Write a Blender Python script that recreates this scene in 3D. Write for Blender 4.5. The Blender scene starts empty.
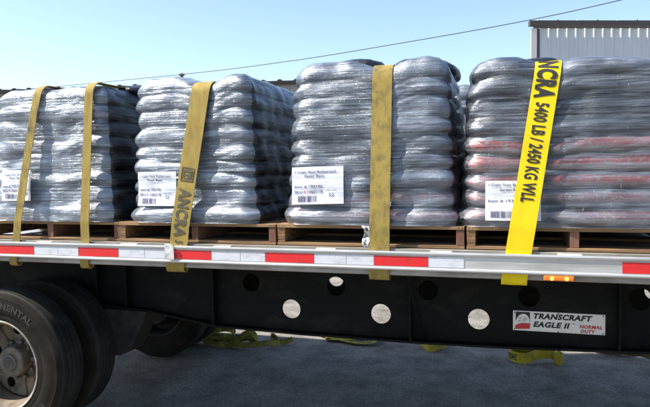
import bpy, bmesh, math, random
from mathutils import Vector, Matrix, noise as mnoise
R = math.radians
rnd = random.Random(7)
S = bpy.context.scene
COL = S.collection

# ------------------------------------------------------------------ camera, sky, sun, exposure
yaw, pitch, roll, CD, CH, FPX = .2852, .0545, .0133, 3.06, 1.75, 600.0
c_, s_ = math.cos(yaw), math.sin(yaw)
R0 = Vector((c_, s_, 0)); F0 = Vector((-s_, c_, 0)); Zv = Vector((0, 0, 1))
Fw = F0 * math.cos(pitch) - Zv * math.sin(pitch)
U0 = Zv * math.cos(pitch) + F0 * math.sin(pitch)
Rt = R0 * math.cos(roll) - U0 * math.sin(roll)
Up = R0 * math.sin(roll) + U0 * math.cos(roll)
cam = bpy.data.cameras.new('camera')
cam.sensor_fit = 'HORIZONTAL'; cam.sensor_width = 36.0; cam.lens = 36.0 * FPX / 650.0
cam.clip_start = .05; cam.clip_end = 3000
camo = bpy.data.objects.new('camera', cam); COL.objects.link(camo)
M = Matrix.Identity(4)
for i in range(3):
    M[i][0], M[i][1], M[i][2] = Rt[i], Up[i], -Fw[i]
M[0][3], M[1][3], M[2][3] = 0, -CD, CH
camo.matrix_world = M
S.camera = camo

SUN_EL, SUN_OFF = R(51), R(21)            # sun over the left, a little in front of the trailer side
to_sun = Vector((-math.cos(SUN_EL) * math.cos(SUN_OFF), -math.cos(SUN_EL) * math.sin(SUN_OFF), math.sin(SUN_EL)))
W = bpy.data.worlds.new('World'); S.world = W; W.use_nodes = True
nt = W.node_tree; bg = nt.nodes['Background']
sky = nt.nodes.new('ShaderNodeTexSky'); sky.sky_type = 'NISHITA'; sky.sun_disc = False
sky.sun_elevation = SUN_EL
sky.sun_rotation = math.atan2(to_sun.x, to_sun.y)
sky.altitude = 100; sky.air_density = 1.0; sky.dust_density = 1.0; sky.ozone_density = 1.4
nt.links.new(sky.outputs[0], bg.inputs[0]); bg.inputs[1].default_value = .116
sl = bpy.data.lights.new('sun', 'SUN'); sl.energy = 5.0; sl.angle = R(.53); sl.color = (1, .95, .86)
so = bpy.data.objects.new('sun', sl); COL.objects.link(so)
so.rotation_euler = (-to_sun).to_track_quat('-Z', 'Y').to_euler()
S.view_settings.view_transform = 'Standard'; S.view_settings.look = 'None'
S.view_settings.exposure = 1.15; S.view_settings.gamma = 1; S.view_settings.use_curve_mapping = False
S.render.engine = 'CYCLES'
S.cycles.transparent_max_bounces = 16; S.cycles.max_bounces = 8

# ------------------------------------------------------------------ materials
def lin(c): return c
def mat(name, col, rough=.6, metal=0, var=.0, scale=(8, 8, 8), col2=None, bump=0, bscale=(40, 40, 40), spec=.5,
        coat=0, thr=(.35, .65), emit=None, coord='Object', detail=5, trans=0):
    m = bpy.data.materials.new(name); m.use_nodes = True
    n = m.node_tree; p = n.nodes['Principled BSDF']
    p.inputs['Base Color'].default_value = (*col, 1); p.inputs['Roughness'].default_value = rough
    p.inputs['Metallic'].default_value = metal; p.inputs['Specular IOR Level'].default_value = spec
    p.inputs['Coat Weight'].default_value = coat
    if trans: p.inputs['Transmission Weight'].default_value = trans
    tc = n.nodes.new('ShaderNodeTexCoord')
    def nz(sc, det=detail):
        mp = n.nodes.new('ShaderNodeMapping'); mp.inputs['Scale'].default_value = sc
        n.links.new(tc.outputs[coord], mp.inputs[0])
        t = n.nodes.new('ShaderNodeTexNoise'); t.inputs['Scale'].default_value = 1; t.inputs['Detail'].default_value = det
        t.inputs['Roughness'].default_value = .65
        n.links.new(mp.outputs[0], t.inputs['Vector']); return t
    if col2 is not None:
        t = nz(scale); r = n.nodes.new('ShaderNodeValToRGB')
        r.color_ramp.elements[0].position = thr[0]; r.color_ramp.elements[1].position = thr[1]
        r.color_ramp.elements[0].color = (*col, 1); r.color_ramp.elements[1].color = (*col2, 1)
        n.links.new(t.outputs[0], r.inputs[0]); n.links.new(r.outputs[0], p.inputs['Base Color'])
    if bump:
        t = nz(bscale); b = n.nodes.new('ShaderNodeBump'); b.inputs['Strength'].default_value = 1
        b.inputs['Distance'].default_value = bump
        n.links.new(t.outputs[0], b.inputs['Height']); n.links.new(b.outputs[0], p.inputs['Normal'])
    if emit:
        p.inputs['Emission Color'].default_value = (*emit[0], 1); p.inputs['Emission Strength'].default_value = emit[1]
    return m

M_rail = mat('weathered_aluminium', (.50, .50, .49), .46, .5, col2=(.27, .25, .22), scale=(2.2, 30, 26), thr=(.45, .8), bump=.0008, bscale=(6, 90, 90))
M_railow = mat('dirty_aluminium', (.24, .21, .175), .6, .3, col2=(.38, .35, .30), scale=(5, 16, 16), bump=.0008)
M_deck = mat('worn_deck_aluminium', (.40, .41, .42), .5, .4, col2=(.22, .21, .20), scale=(3, 9, 9), bump=.001, bscale=(60, 8, 60))
M_black = mat('black_frame_paint', (.004, .0045, .0045), .65, 0, spec=.12, col2=(.022, .0205, .018), scale=(4, 4, 7), bump=.0008, bscale=(60, 60, 60), thr=(.5, .85))
M_blackd = mat('dusty_black_steel', (.007, .0065, .006), .75, 0, spec=.2, col2=(.032, .028, .024), scale=(7, 7, 7), bump=.002, bscale=(30, 30, 30))
M_red = mat('red_tape', (.60, .010, .014), .45, col2=(.34, .020, .020), scale=(14, 9, 26), thr=(.48, .8), coat=.1)
M_white = mat('white_tape', (.54, .55, .59), .45, col2=(.33, .32, .32), scale=(14, 12, 30), thr=(.48, .82), coat=.2)
M_tyre = mat('tyre_rubber', (.011, .011, .0115), .8, spec=.2, col2=(.034, .031, .027), scale=(6, 6, 6), bump=.0015, bscale=(50, 50, 50), thr=(.35, .75))
M_side = mat('dusty_sidewall', (.008, .0075, .0065), .9, spec=.12, col2=(.026, .021, .016), scale=(6, 6, 6), bump=.0012, bscale=(60, 60, 60), thr=(.3, .75))
M_letter = mat('raised_rubber_lettering', (.024, .021, .017), .8)
M_rim = mat('dusty_cream_rim', (.19, .145, .10), .7, .0, col2=(.055, .038, .024), scale=(9, 9, 9), bump=.002, thr=(.38, .68))
M_hub = mat('dusty_hub', (.15, .12, .09), .65, .0, col2=(.05, .04, .03), scale=(14, 14, 14), bump=.001)
M_flange = mat('bright_rim_edge', (.50, .47, .42), .4, .5, col2=(.25, .21, .16), scale=(12, 12, 12))
M_dark = mat('hub_cap_dark', (.03, .03, .03), .5)
M_wood = mat('pallet_wood', (.27, .145, .060), .85, col2=(.060, .030, .016), scale=(2.2, 34, 60), bump=.003, bscale=(4, 50, 90), thr=(.36, .66))
M_woodl = mat('pale_pallet_wood', (.30, .175, .075), .85, col2=(.10, .055, .027), scale=(2.2, 34, 60), bump=.002, bscale=(5, 40, 60))
M_woodr = mat('reddish_pallet_wood', (.12, .048, .030), .85, col2=(.20, .11, .06), scale=(14, 14, 8), bump=.002, bscale=(40, 40, 20))
M_strap_old = mat('old_mustard_webbing', (.20, .138, .024), .85, col2=(.31, .222, .048), scale=(20, 20, 7), bump=.0012, bscale=(260, 260, 120), thr=(.3, .7))
M_strap_new = mat('yellow_webbing', (.66, .48, .008), .8, spec=.2, col2=(.44, .31, .012), scale=(9, 9, 5), thr=(.5, .85), bump=.0010, bscale=(260, 260, 120))
M_strap_grime = mat('grimy_mustard_webbing', (.26, .188, .038), .85, col2=(.075, .055, .022), scale=(22, 22, 12), bump=.0012, bscale=(260, 260, 120), thr=(.45, .75))
M_strap_gnd = mat('dirty_yellow_webbing', (.42, .34, .02), .85, col2=(.16, .13, .02), scale=(14, 14, 9), bump=.0012, bscale=(200, 200, 200), thr=(.4, .8))
M_strap_olive = mat('muddy_olive_webbing', (.26, .24, .04), .9, col2=(.09, .08, .022), scale=(12, 12, 12), bump=.0012, bscale=(200, 200, 200))
M_strap_brown = mat('muddy_brown_webbing', (.06, .042, .025), .9, col2=(.13, .09, .05), scale=(12, 12, 12), bump=.0012, bscale=(200, 200, 200))
M_ink = mat('black_ink', (.012, .012, .014), .7)
M_inkf = mat('faded_ink', (.05, .046, .03), .8, col2=(.12, .10, .04), scale=(40, 40, 40), thr=(.45, .75))
M_inkp = mat('purple_label_ink', (.07, .06, .12), .7)
M_inkr = mat('red_label_ink', (.45, .02, .03), .7)
M_paper = mat('white_label_paper', (.66, .68, .73), .4, col2=(.56, .58, .64), scale=(5, 5, 30), bump=.004, bscale=(5, 5, 55), coat=.35)
M_plate = mat('plate_white', (.62, .62, .60), .4, .1, col2=(.45, .44, .41), scale=(8, 8, 8), thr=(.5, .9))
M_platered = mat('plate_red', (.42, .015, .02), .5)
M_amber = mat('amber_lens', (.75, .16, .01), .2, coat=.5, bump=.002, bscale=(60, 5, 60))
M_lamp = mat('lit_amber_bulb', (.9, .4, .05), .3, emit=((1, .35, .04), 1.8))
M_foil = mat('crumpled_film_tag', (.70, .72, .74), .25, col2=(.05, .05, .06), scale=(26, 26, 40), thr=(.45, .55), bump=.006, bscale=(25, 25, 25))
M_concr = mat('scuffed_light_metal', (.70, .69, .66), .6, .2, col2=(.34, .33, .30), scale=(18, 18, 18), bump=.003)
M_wallb = mat('grey_white_cladding', (.56, .58, .60), .45, .1, col2=(.50, .52, .54), scale=(.6, .6, .2))
M_fascia = mat('brown_fascia', (.066, .050, .043), .5)
M_trim = mat('pale_corner_trim', (.66, .62, .60), .5)
M_ware = mat('warehouse_cladding', (.34, .34, .33), .6, .1, col2=(.27, .27, .26), scale=(.5, .5, .3))
M_roofm = mat('warehouse_roof', (.50, .51, .51), .5, .2, col2=(.38, .37, .36), scale=(.6, .6, .6))
M_gutter = mat('dark_gutter', (.055, .045, .042), .6)
M_cable = mat('black_cable', (.02, .02, .02), .6)

def ground_mat():
    m = bpy.data.materials.new('concrete_yard'); m.use_nodes = True
    n = m.node_tree; p = n.nodes['Principled BSDF']; p.inputs['Roughness'].default_value = .9
    tc = n.nodes.new('ShaderNodeTexCoord')
    def N(scale, det, a, b, ca, cb):
        t = n.nodes.new('ShaderNodeTexNoise'); t.inputs['Scale'].default_value = scale; t.inputs['Detail'].default_value = det
        t.inputs['Roughness'].default_value = .7
        n.links.new(tc.outputs['Object'], t.inputs['Vector'])
        r = n.nodes.new('ShaderNodeValToRGB'); e = r.color_ramp.elements
        e[0].position = a; e[1].position = b; e[0].color = (*ca, 1); e[1].color = (*cb, 1)
        n.links.new(t.outputs[0], r.inputs[0]); return t, r
    t1, r1 = N(1.3, 8, .3, .7, (.165, .150, .130), (.255, .232, .20))
    t2, r2 = N(46, 5, .36, .60, (.36, .36, .36), (1.18, 1.18, 1.18))
    t3, r3 = N(3.4, 9, .36, .60, (.52, .51, .50), (1.14, 1.14, 1.14))
    mx = n.nodes.new('ShaderNodeMixRGB'); mx.blend_type = 'MULTIPLY'; mx.inputs[0].default_value = .8
    n.links.new(r1.outputs[0], mx.inputs[1]); n.links.new(r2.outputs[0], mx.inputs[2])
    mx2 = n.nodes.new('ShaderNodeMixRGB'); mx2.blend_type = 'MULTIPLY'; mx2.inputs[0].default_value = 1
    n.links.new(mx.outputs[0], mx2.inputs[1]); n.links.new(r3.outputs[0], mx2.inputs[2])
    n.links.new(mx2.outputs[0], p.inputs['Base Color'])
    vo = n.nodes.new('ShaderNodeTexVoronoi'); vo.feature = 'DISTANCE_TO_EDGE'; vo.inputs['Scale'].default_value = .22
    wn = n.nodes.new('ShaderNodeTexNoise'); wn.inputs['Scale'].default_value = 3.0; wn.inputs['Detail'].default_value = 6
    n.links.new(tc.outputs['Object'], wn.inputs['Vector'])
    ad = n.nodes.new('ShaderNodeMixRGB'); ad.blend_type = 'ADD'; ad.inputs[0].default_value = .35
    n.links.new(tc.outputs['Object'], ad.inputs[1]); n.links.new(wn.outputs[1], ad.inputs[2]); n.links.new(ad.outputs[0], vo.inputs['Vector'])
    rc_ = n.nodes.new('ShaderNodeValToRGB'); e = rc_.color_ramp.elements; e[0].position = .0; e[1].position = .012; e[0].color = (.86, .86, .86, 1); e[1].color = (1, 1, 1, 1)
    n.links.new(vo.outputs['Distance'], rc_.inputs[0])
    mx3 = n.nodes.new('ShaderNodeMixRGB'); mx3.blend_type = 'MULTIPLY'; mx3.inputs[0].default_value = 1
    n.links.new(mx2.outputs[0], mx3.inputs[1]); n.links.new(rc_.outputs[0], mx3.inputs[2]); n.links.new(mx3.outputs[0], p.inputs['Base Color'])
    b = n.nodes.new('ShaderNodeBump'); b.inputs['Strength'].default_value = 1; b.inputs['Distance'].default_value = .008
    n.links.new(t2.outputs[0], b.inputs['Height']); n.links.new(b.outputs[0], p.inputs['Normal'])
    return m

def film_mat(name, lo, hi, seed, amt=1.0, gk=.42, tint=(.66, .72, .82)):
    """stretch wrap: layered clear film with wrinkle glints and sky reflection painted in as bluish haze, fine horizontal tension wrinkles"""
    m = bpy.data.materials.new(name); m.use_nodes = True
    n = m.node_tree; out = n.nodes['Material Output']; p = n.nodes['Principled BSDF']
    L = n.links.new
    p.inputs['Base Color'].default_value = (*tint, 1); p.inputs['Roughness'].default_value = .2
    p.inputs['Specular IOR Level'].default_value = .8
    tc = n.nodes.new('ShaderNodeTexCoord')
    def nz(sc, rot=(0, 0, 0), det=6, rough=.7, dist=0):
        mp = n.nodes.new('ShaderNodeMapping'); mp.inputs['Scale'].default_value = sc
        mp.inputs['Rotation'].default_value = rot; mp.inputs['Location'].default_value = (seed, seed * 1.7, seed * .3)
        L(tc.outputs['Object'], mp.inputs[0])
        t = n.nodes.new('ShaderNodeTexNoise'); t.inputs['Scale'].default_value = 1; t.inputs['Detail'].default_value = det
        t.inputs['Roughness'].default_value = rough; t.inputs['Distortion'].default_value = dist
        L(mp.outputs[0], t.inputs['Vector']); return t.outputs[0]
    def rng(x, a, b, c, d):
        r = n.nodes.new('ShaderNodeMapRange'); r.inputs[1].default_value = a; r.inputs[2].default_value = b
        r.inputs[3].default_value = c; r.inputs[4].default_value = d; L(x, r.inputs[0]); return r.outputs[0]
    def mth(op, a, b):
        k = n.nodes.new('ShaderNodeMath'); k.operation = op
        for i, v in enumerate((a, b)):
            if isinstance(v, (int, float)): k.inputs[i].default_value = v
            else: L(v, k.inputs[i])
        return k.outputs[0]
    fine = nz((1.5, 1.5, 105), det=3, rough=.55)
    mid = nz((2.2, 2.2, 24), rot=(0, R(2.5), 0), det=7, dist=.5)
    diag = nz((2.2, 2.2, 60), rot=(0, R(-17), 0), det=4)
    diag2 = nz((2.2, 2.2, 60), rot=(0, R(11), 0), det=4)
    blob = nz((2.4, 2.4, 5), det=4)
    spots = nz((60, 60, 13), det=2)
    f = rng(fine, .38, .70, lo, hi)
    f = mth('ADD', f, rng(mid, .46, .70, 0, .42 * amt))
    gate = rng(blob, .50, .62, 0, 1)
    f = mth('ADD', f, mth('MULTIPLY', gate, rng(diag, .54, .66, 0, .62 * amt)))
    gate2 = rng(blob, .50, .40, 0, 1)
    f = mth('ADD', f, mth('MULTIPLY', gate2, rng(diag2, .58, .70, 0, .35 * amt)))
    f = mth('ADD', f, rng(blob, .35, .7, -.06, .16 * amt))
    f = mth('ADD', f, rng(spots, .71, .77, 0, .5))
    f = rng(f, 0, 1, 0, 1); k = n.nodes.new('ShaderNodeClamp'); L(f, k.inputs[0]); k.inputs[1].default_value = .0; k.inputs[2].default_value = 1
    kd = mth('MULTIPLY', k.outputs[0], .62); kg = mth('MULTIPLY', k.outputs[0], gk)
    h = mth('ADD', mth('MULTIPLY', fine, .36), mth('ADD', mth('MULTIPLY', mid, .8), mth('ADD', mth('MULTIPLY', diag, .5), rng(spots, .70, .78, 0, .12))))
    b = n.nodes.new('ShaderNodeBump'); b.inputs['Strength'].default_value = 1; b.inputs['Distance'].default_value = .0088
    L(h, b.inputs['Height']); L(b.outputs[0], p.inputs['Normal'])
    tr = n.nodes.new('ShaderNodeBsdfTransparent'); tr.inputs[0].default_value = (.97, .97, .98, 1)
    gl = n.nodes.new('ShaderNodeBsdfGlossy'); gl.inputs['Roughness'].default_value = .30; L(b.outputs[0], gl.inputs['Normal'])
    gl.inputs[0].default_value = (.90, .95, 1, 1)
    fr = n.nodes.new('ShaderNodeFresnel'); fr.inputs[0].default_value = 1.5; L(b.outputs[0], fr.inputs['Normal'])
    m1 = n.nodes.new('ShaderNodeMixShader'); L(kd, m1.inputs[0]); L(tr.outputs[0], m1.inputs[1]); L(p.outputs[0], m1.inputs[2])
    m2 = n.nodes.new('ShaderNodeMixShader'); L(mth('MINIMUM', mth('ADD', fr.outputs[0], kg), .85), m2.inputs[0]); L(m1.outputs[0], m2.inputs[1]); L(gl.outputs[0], m2.inputs[2])
    L(m2.outputs[0], out.inputs['Surface'])
    return m

def bag_mat(name, base, alt, stripe=None):
    m = mat(name, base, .38, col2=alt, scale=(5, 5, 14), bump=.010, bscale=(16, 16, 30), coat=.2, thr=(.38, .66))
    if stripe:
        n = m.node_tree; p = n.nodes['Principled BSDF']; L = n.links.new
        tc = n.nodes.new('ShaderNodeTexCoord'); sp = n.nodes.new('ShaderNodeSeparateXYZ'); L(tc.outputs['Generated'], sp.inputs[0])
        r = n.nodes.new('ShaderNodeValToRGB'); r.color_ramp.interpolation = 'LINEAR'
        e = r.color_ramp.elements; e[0].position = .34; e[0].color = (0, 0, 0, 1); e[1].position = .46; e[1].color = (1, 1, 1, 1)
        x = e.new(.78); x.color = (1, 1, 1, 1); x = e.new(.88); x.color = (0, 0, 0, 1)
        L(sp.outputs[2], r.inputs[0])
        t = n.nodes.new('ShaderNodeTexNoise'); t.inputs['Scale'].default_value = 55; t.inputs['Detail'].default_value = 5; L(tc.outputs['Object'], t.inputs['Vector'])
        q = n.nodes.new('ShaderNodeMath'); q.operation = 'GREATER_THAN'; L(t.outputs[0], q.inputs[0]); q.inputs[1].default_value = .43
        k = n.nodes.new('ShaderNodeMath'); k.operation = 'MULTIPLY'; L(q.outputs[0], k.inputs[0]); L(r.outputs[0], k.inputs[1])
        mx = n.nodes.new('ShaderNodeMixRGB'); L(k.outputs[0], mx.inputs[0])
        old = p.inputs['Base Color'].links[0].from_socket
        L(old, mx.inputs[1]); mx.inputs[2].default_value = (*stripe, 1); L(mx.outputs[0], p.inputs['Base Color'])
    return m
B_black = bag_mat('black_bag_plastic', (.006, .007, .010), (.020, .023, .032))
B_dark = bag_mat('charcoal_bag_plastic', (.014, .018, .028), (.060, .072, .098))
B_grey = bag_mat('silver_bag_plastic', (.085, .10, .13), (.19, .215, .25))
B_tan = bag_mat('tan_grey_bag_plastic', (.34, .275, .245), (.46, .40, .37), (.50, .085, .07))
B_pale = bag_mat('pale_grey_bag_plastic', (.20, .21, .23), (.34, .34, .35), (.30, .12, .11))

# ------------------------------------------------------------------ helpers
def link(o, parent=None):
    COL.objects.link(o)
    if parent is not None: o.parent = parent
    return o
def empty(name, loc=(0, 0, 0), rz=0):
    o = bpy.data.objects.new(name, None); o.empty_display_size = .2; link(o)
    o.location = loc; o.rotation_euler = (0, 0, rz); return o
def tag(o, label, cat=None, group=None, kind=None):
    if label: o['label'] = label
    if cat: o['category'] = cat
    if group: o['group'] = group
    if kind: o['kind'] = kind
    return o
def obj(name, verts, faces, m, parent=None, smooth=False):
    me = bpy.data.meshes.new(name); me.from_pydata([tuple(v) for v in verts], [], faces); me.validate(); me.update()
    if m: me.materials.append(m)
    if smooth:
        for p in me.polygons: p.use_smooth = True
    return link(bpy.data.objects.new(name, me), parent)
class MB:
    def __init__(s): s.v = []; s.f = []
    def add(s, v, f):
        o = len(s.v); s.v += [tuple(x) for x in v]; s.f += [tuple(i + o for i in q) for q in f]; return s
    def box(s, x0, x1, y0, y1, z0, z1, jit=0):
        v = [(x, y, z) for x in (x0, x1) for y in (y0, y1) for z in (z0, z1)]
        if jit: v = [tuple(c + rnd.uniform(-jit, jit) for c in p) for p in v]
        return s.add(v, [(0, 1, 3, 2), (4, 6, 7, 5), (0, 4, 5, 1), (2, 3, 7, 6), (0, 2, 6, 4), (1, 5, 7, 3)])
    def prism_x(s, prof, x0, x1):
        n = len(prof)
        v = [(x0, y, z) for y, z in prof] + [(x1, y, z) for y, z in prof]
        return s.add(v, [(i, (i + 1) % n, n + (i + 1) % n, n + i) for i in range(n)] + [tuple(range(n - 1, -1, -1)), tuple(range(n, 2 * n))])
    def tube(s, pts, r, seg=8, caps=True):
        pts = [Vector(p) for p in pts]; rings = []
        for i, p in enumerate(pts):
            t = (pts[min(i + 1, len(pts) - 1)] - pts[max(i - 1, 0)]).normalized()
            a = Vector((0, 0, 1)) if abs(t.z) < .9 else Vector((1, 0, 0))
            u = t.cross(a).normalized(); w = t.cross(u)
            rr = r[i] if isinstance(r, (list, tuple)) else r
            rings.append([p + (u * math.cos(k * 2 * math.pi / seg) + w * math.sin(k * 2 * math.pi / seg)) * rr for k in range(seg)])
        v = [q for g in rings for q in g]; f = []
        for i in range(len(pts) - 1):
            for k in range(seg):
                f.append((i * seg + k, i * seg + (k + 1) % seg, (i + 1) * seg + (k + 1) % seg, (i + 1) * seg + k))
        if caps: f += [tuple(range(seg - 1, -1, -1)), tuple(range(len(v) - seg, len(v)))]
        return s.add(v, f)
    def lathe_y(s, prof, c, seg=96):
        """profile of (radius, y) turned round an axle along Y through c"""
        n = len(prof); v = []; f = []
        for k in range(seg):
            a = 2 * math.pi * k / seg
            for r, y in prof: v.append((c[0] + r * math.cos(a), c[1] + y, c[2] + r * math.sin(a)))
        for k in range(seg):
            k2 = (k + 1) % seg
            for i in range(n - 1): f.append((k * n + i, k * n + i + 1, k2 * n + i + 1, k2 * n + i))
        return s.add(v, f)
    def build(s, name, m, parent=None, smooth=False, bevel=0, auto=None):
        o = obj(name, s.v, s.f, m, parent, smooth)
        if bevel:
            b = o.modifiers.new('bevel', 'BEVEL'); b.width = bevel; b.segments = 2; b.limit_method = 'ANGLE'; b.angle_limit = R(40)
        if auto:
            for p in o.data.polygons: p.use_smooth = True
            try: o.data.set_sharp_from_angle(angle=R(auto))
            except Exception: pass
        return o
def curve_fill(loops, ext=0):
    """flat filled shape with holes -> (verts, faces) in its own XY plane"""
    cu = bpy.data.curves.new('t', 'CURVE'); cu.dimensions = '2D'; cu.fill_mode = 'BOTH'; cu.extrude = ext
    for lp in loops:
        sp = cu.splines.new('POLY'); sp.points.add(len(lp) - 1); sp.use_cyclic_u = True
        for p, q in zip(sp.points, lp): p.co = (q[0], q[1], 0, 1)
    o = bpy.data.objects.new('t', cu); COL.objects.link(o)
    me = bpy.data.meshes.new_from_object(o.evaluated_get(bpy.context.evaluated_depsgraph_get()))
    v = [x.co.copy() for x in me.vertices]; f = [tuple(p.vertices) for p in me.polygons]
    bpy.data.objects.remove(o); bpy.data.curves.remove(cu); bpy.data.meshes.remove(me)
    return v, f
def circ(x, y, r, n=40): return [(x + r * math.cos(2 * math.pi * k / n), y + r * math.sin(2 * math.pi * k / n)) for k in range(n)]
def text_mesh(body, length=None, height=None, bold=0, shear=0, sub=0):
    """lettering -> verts (x along, y up, from 0,0) scaled to length x height"""
    cu = bpy.data.curves.new('t', 'FONT'); cu.body = body; cu.offset = bold; cu.shear = shear; cu.space_character = 1 + bold * 2.2; cu.resolution_u = 3
    o = bpy.data.objects.new('t', cu); COL.objects.link(o)
    me = bpy.data.meshes.new_from_object(o.evaluated_get(bpy.context.evaluated_depsgraph_get()))
    if sub:
        bm = bmesh.new(); bm.from_mesh(me); bmesh.ops.triangulate(bm, faces=bm.faces)
        bmesh.ops.subdivide_edges(bm, edges=bm.edges, cuts=sub, use_grid_fill=True); bm.to_mesh(me); bm.free()
    v = [x.co.copy() for x in me.vertices]; f = [tuple(p.vertices) for p in me.polygons]
    bpy.data.objects.remove(o); bpy.data.curves.remove(cu); bpy.data.meshes.remove(me)
    x0 = min(p.x for p in v); x1 = max(p.x for p in v); y0 = min(p.y for p in v); y1 = max(p.y for p in v)
    sy = height / (y1 - y0) if height else None
    sx = length / (x1 - x0) if length else sy
    if sy is None: sy = sx
    return [((p.x - x0) * sx, (p.y - y0) * sy) for p in v], f
def copy_tree(o, parent=None):
    c = o.copy(); COL.objects.link(c)
    if parent is not None: c.parent = parent
    for ch in list(o.children): copy_tree(ch, c)
    return c

# ------------------------------------------------------------------ the setting: ground
g = obj('ground', [(-400, -300, 0), (400, -300, 0), (400, 500, 0), (-400, 500, 0)], [(0, 1, 2, 3)], ground_mat())
g['kind'] = 'structure'

# ------------------------------------------------------------------ buildings behind
def cladding(mb, p0, p1, z0, z1, pitch=.30, depth=.045):
    """ribbed metal sheet from p0 to p1 (ribs stand out towards the viewer)"""
    a = Vector((*p0, 0)); d = Vector((*p1, 0)) - a; Ln = d.length; d.normalize(); nrm = Vector((d.y, -d.x, 0))
    pts = []; x = 0
    while x < Ln - pitch:
        pts += [(x, 0), (x + pitch * .70, 0), (x + pitch * .77, depth), (x + pitch * .93, depth)]; x += pitch
    pts.append((Ln, 0))
    q = [a + d * s + nrm * o for s, o in pts]; n = len(q)
    mb.add([(p.x, p.y, z0) for p in q] + [(p.x, p.y, z1) for p in q], [(i, i + 1, n + i + 1, n + i) for i in range(n - 1)])
def oriented_box(mb, p0, p1, off0, off1, z0, z1):
    a = Vector((*p0, 0)); d = (Vector((*p1, 0)) - a); Ln = d.length; d.normalize(); nr = Vector((d.y, -d.x, 0))
    c = [a + nr * off0, a + d * Ln + nr * off0, a + d * Ln + nr * off1, a + nr * off1]
    mb.add([(p.x, p.y, z) for z in (z0, z1) for p in c], [(0, 3, 2, 1), (4, 5, 6, 7), (0, 1, 5, 4), (1, 2, 6, 5), (2, 3, 7, 6), (3, 0, 4, 7)])
# right: pale metal building with a brown fascia
A, Bp = Vector((1.36, 26.0)), Vector((6.53, 27.83))
dr = (Bp - A).normalized(); A1 = A + dr * 24; back = Vector((.10, .995))
bld = tag(empty('metal_building', (0, 0, 0)), 'tall pale ribbed metal building with brown roof fascia behind the right-hand load', 'building')
mb = MB(); cladding(mb, A, A1, 0, 8.05, .42, .05); mb.build('wall', M_wallb, bld)
mb = MB(); cladding(mb, A + back * 18, A, 0, 8.05, .42, .05); mb.build('wall', M_wallb, bld)
mb = MB(); oriented_box(mb, A - dr * .22, A1, .06, .28, 8.10, 8.34); mb.build('roof_fascia', M_fascia, bld)
mb = MB(); oriented_box(mb, A - dr * .10, A + dr * .16, .055, .115, 0, 8.02); mb.build('corner_trim', M_trim, bld)
mb = MB(); oriented_box(mb, A + dr * .17, A + dr * .30, .056, .10, 0, 8.02); mb.build('downpipe', M_fascia, bld)
mb = MB()
k0 = A - dr * .25
v = [(*(A + back * .1), 8.20), (*(A1 + back * .1), 8.20), (*(A1 + back * 18), 8.0), (*(A + back * 18), 8.0)]
mb.add(v, [(0, 1, 2, 3)]); mb.build('roof', M_roofm, bld)
for k in range(9):
    p = A + dr * (.25 + k * .92) - back * .17
    mb = MB(); mb.tube([(p.x, p.y, 8.33), (p.x, p.y, 8.40)], [.055, .04], 8); mb.build('roof_screw', M_fascia if k % 2 else M_trim, bld)
# left: long low warehouse
P0, P1 = Vector((-24.6, 22.0)), Vector((-9.25, 24.4))
dw = (P1 - P0).normalized(); bw = Vector((-dw.y, dw.x)); Q0 = P0 - dw * 22; Q1 = P1 + dw * 1.6
wh = tag(empty('warehouse'), 'long low grey warehouse with metal roof edge behind the left loads', 'building')
mb = MB(); cladding(mb, Q0, Q1, 0, 5.93, .36, .04); mb.build('wall', M_ware, wh)
mb = MB(); cladding(mb, Q1, Q1 + bw * 14, 0, 5.93, .36, .04); mb.build('wall', M_ware, wh)
mb = MB(); oriented_box(mb, Q0, Q1 + dw * .2, .05, .33, 5.90, 6.0); mb.build('gutter', M_gutter, wh)
mb = MB(); x = 0; q = []
Lw = (Q1 - Q0).length + .3
while x < Lw:
    for s, h in ((0, 0), (.52, .0), (.60, .07), (.72, .07)): q.append((x + s, h))
    x += .80
n = len(q); nr = -bw
v = [(*(Q0 + dw * s - bw * .42), 6.03 + h) for s, h in q] + [(*(Q0 + dw * s + bw * 14), 6.75 + h) for s, h in q]
mb.add(v, [(i, i + 1, n + i + 1, n + i) for i in range(n - 1)])
mb.build('roof', M_roofm, wh)
vp = Vector((-15.0, 22.9)) + bw * .8
mb = MB(); mb.tube([(vp.x, vp.y, 5.9), (vp.x, vp.y, 6.55)], .075, 12); pv = mb.build('vent_pipe', M_gutter, wh, auto=40)
mb = MB(); mb.tube([(vp.x, vp.y, 6.53), (vp.x, vp.y, 6.59), (vp.x, vp.y, 6.66)], [.13, .16, .05], 12); mb.build('vent_cap', M_gutter, pv, auto=40)
# overhead line
cp = [(-40, 22, 5.6), (-16.38, 22, 6.22), (-9.32, 22, 6.53), (-4.02, 22, 6.98), (.71, 22, 7.47), (4.27, 22, 7.98), (12, 22, 9.3), (30, 22, 13.2)]
def catmull(P, n=8):
    P = [Vector(p) for p in P]; out = []
    for i in range(len(P) - 1):
        a, b, c, d = P[max(i - 1, 0)], P[i], P[i + 1], P[min(i + 2, len(P) - 1)]
        for k in range(n):
            t = k / n
            out.append(.5 * ((2 * b) + (c - a) * t + (2 * a - 5 * b + 4 * c - d) * t * t + (3 * b - a - 3 * c + d) * t ** 3))
    out.append(P[-1]); return out
mb = MB(); mb.tube(catmull(cp), .016, 6)
tag(mb.build('power_line', M_cable), 'thin dark overhead cable rising across the sky to the right', 'cable')

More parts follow.
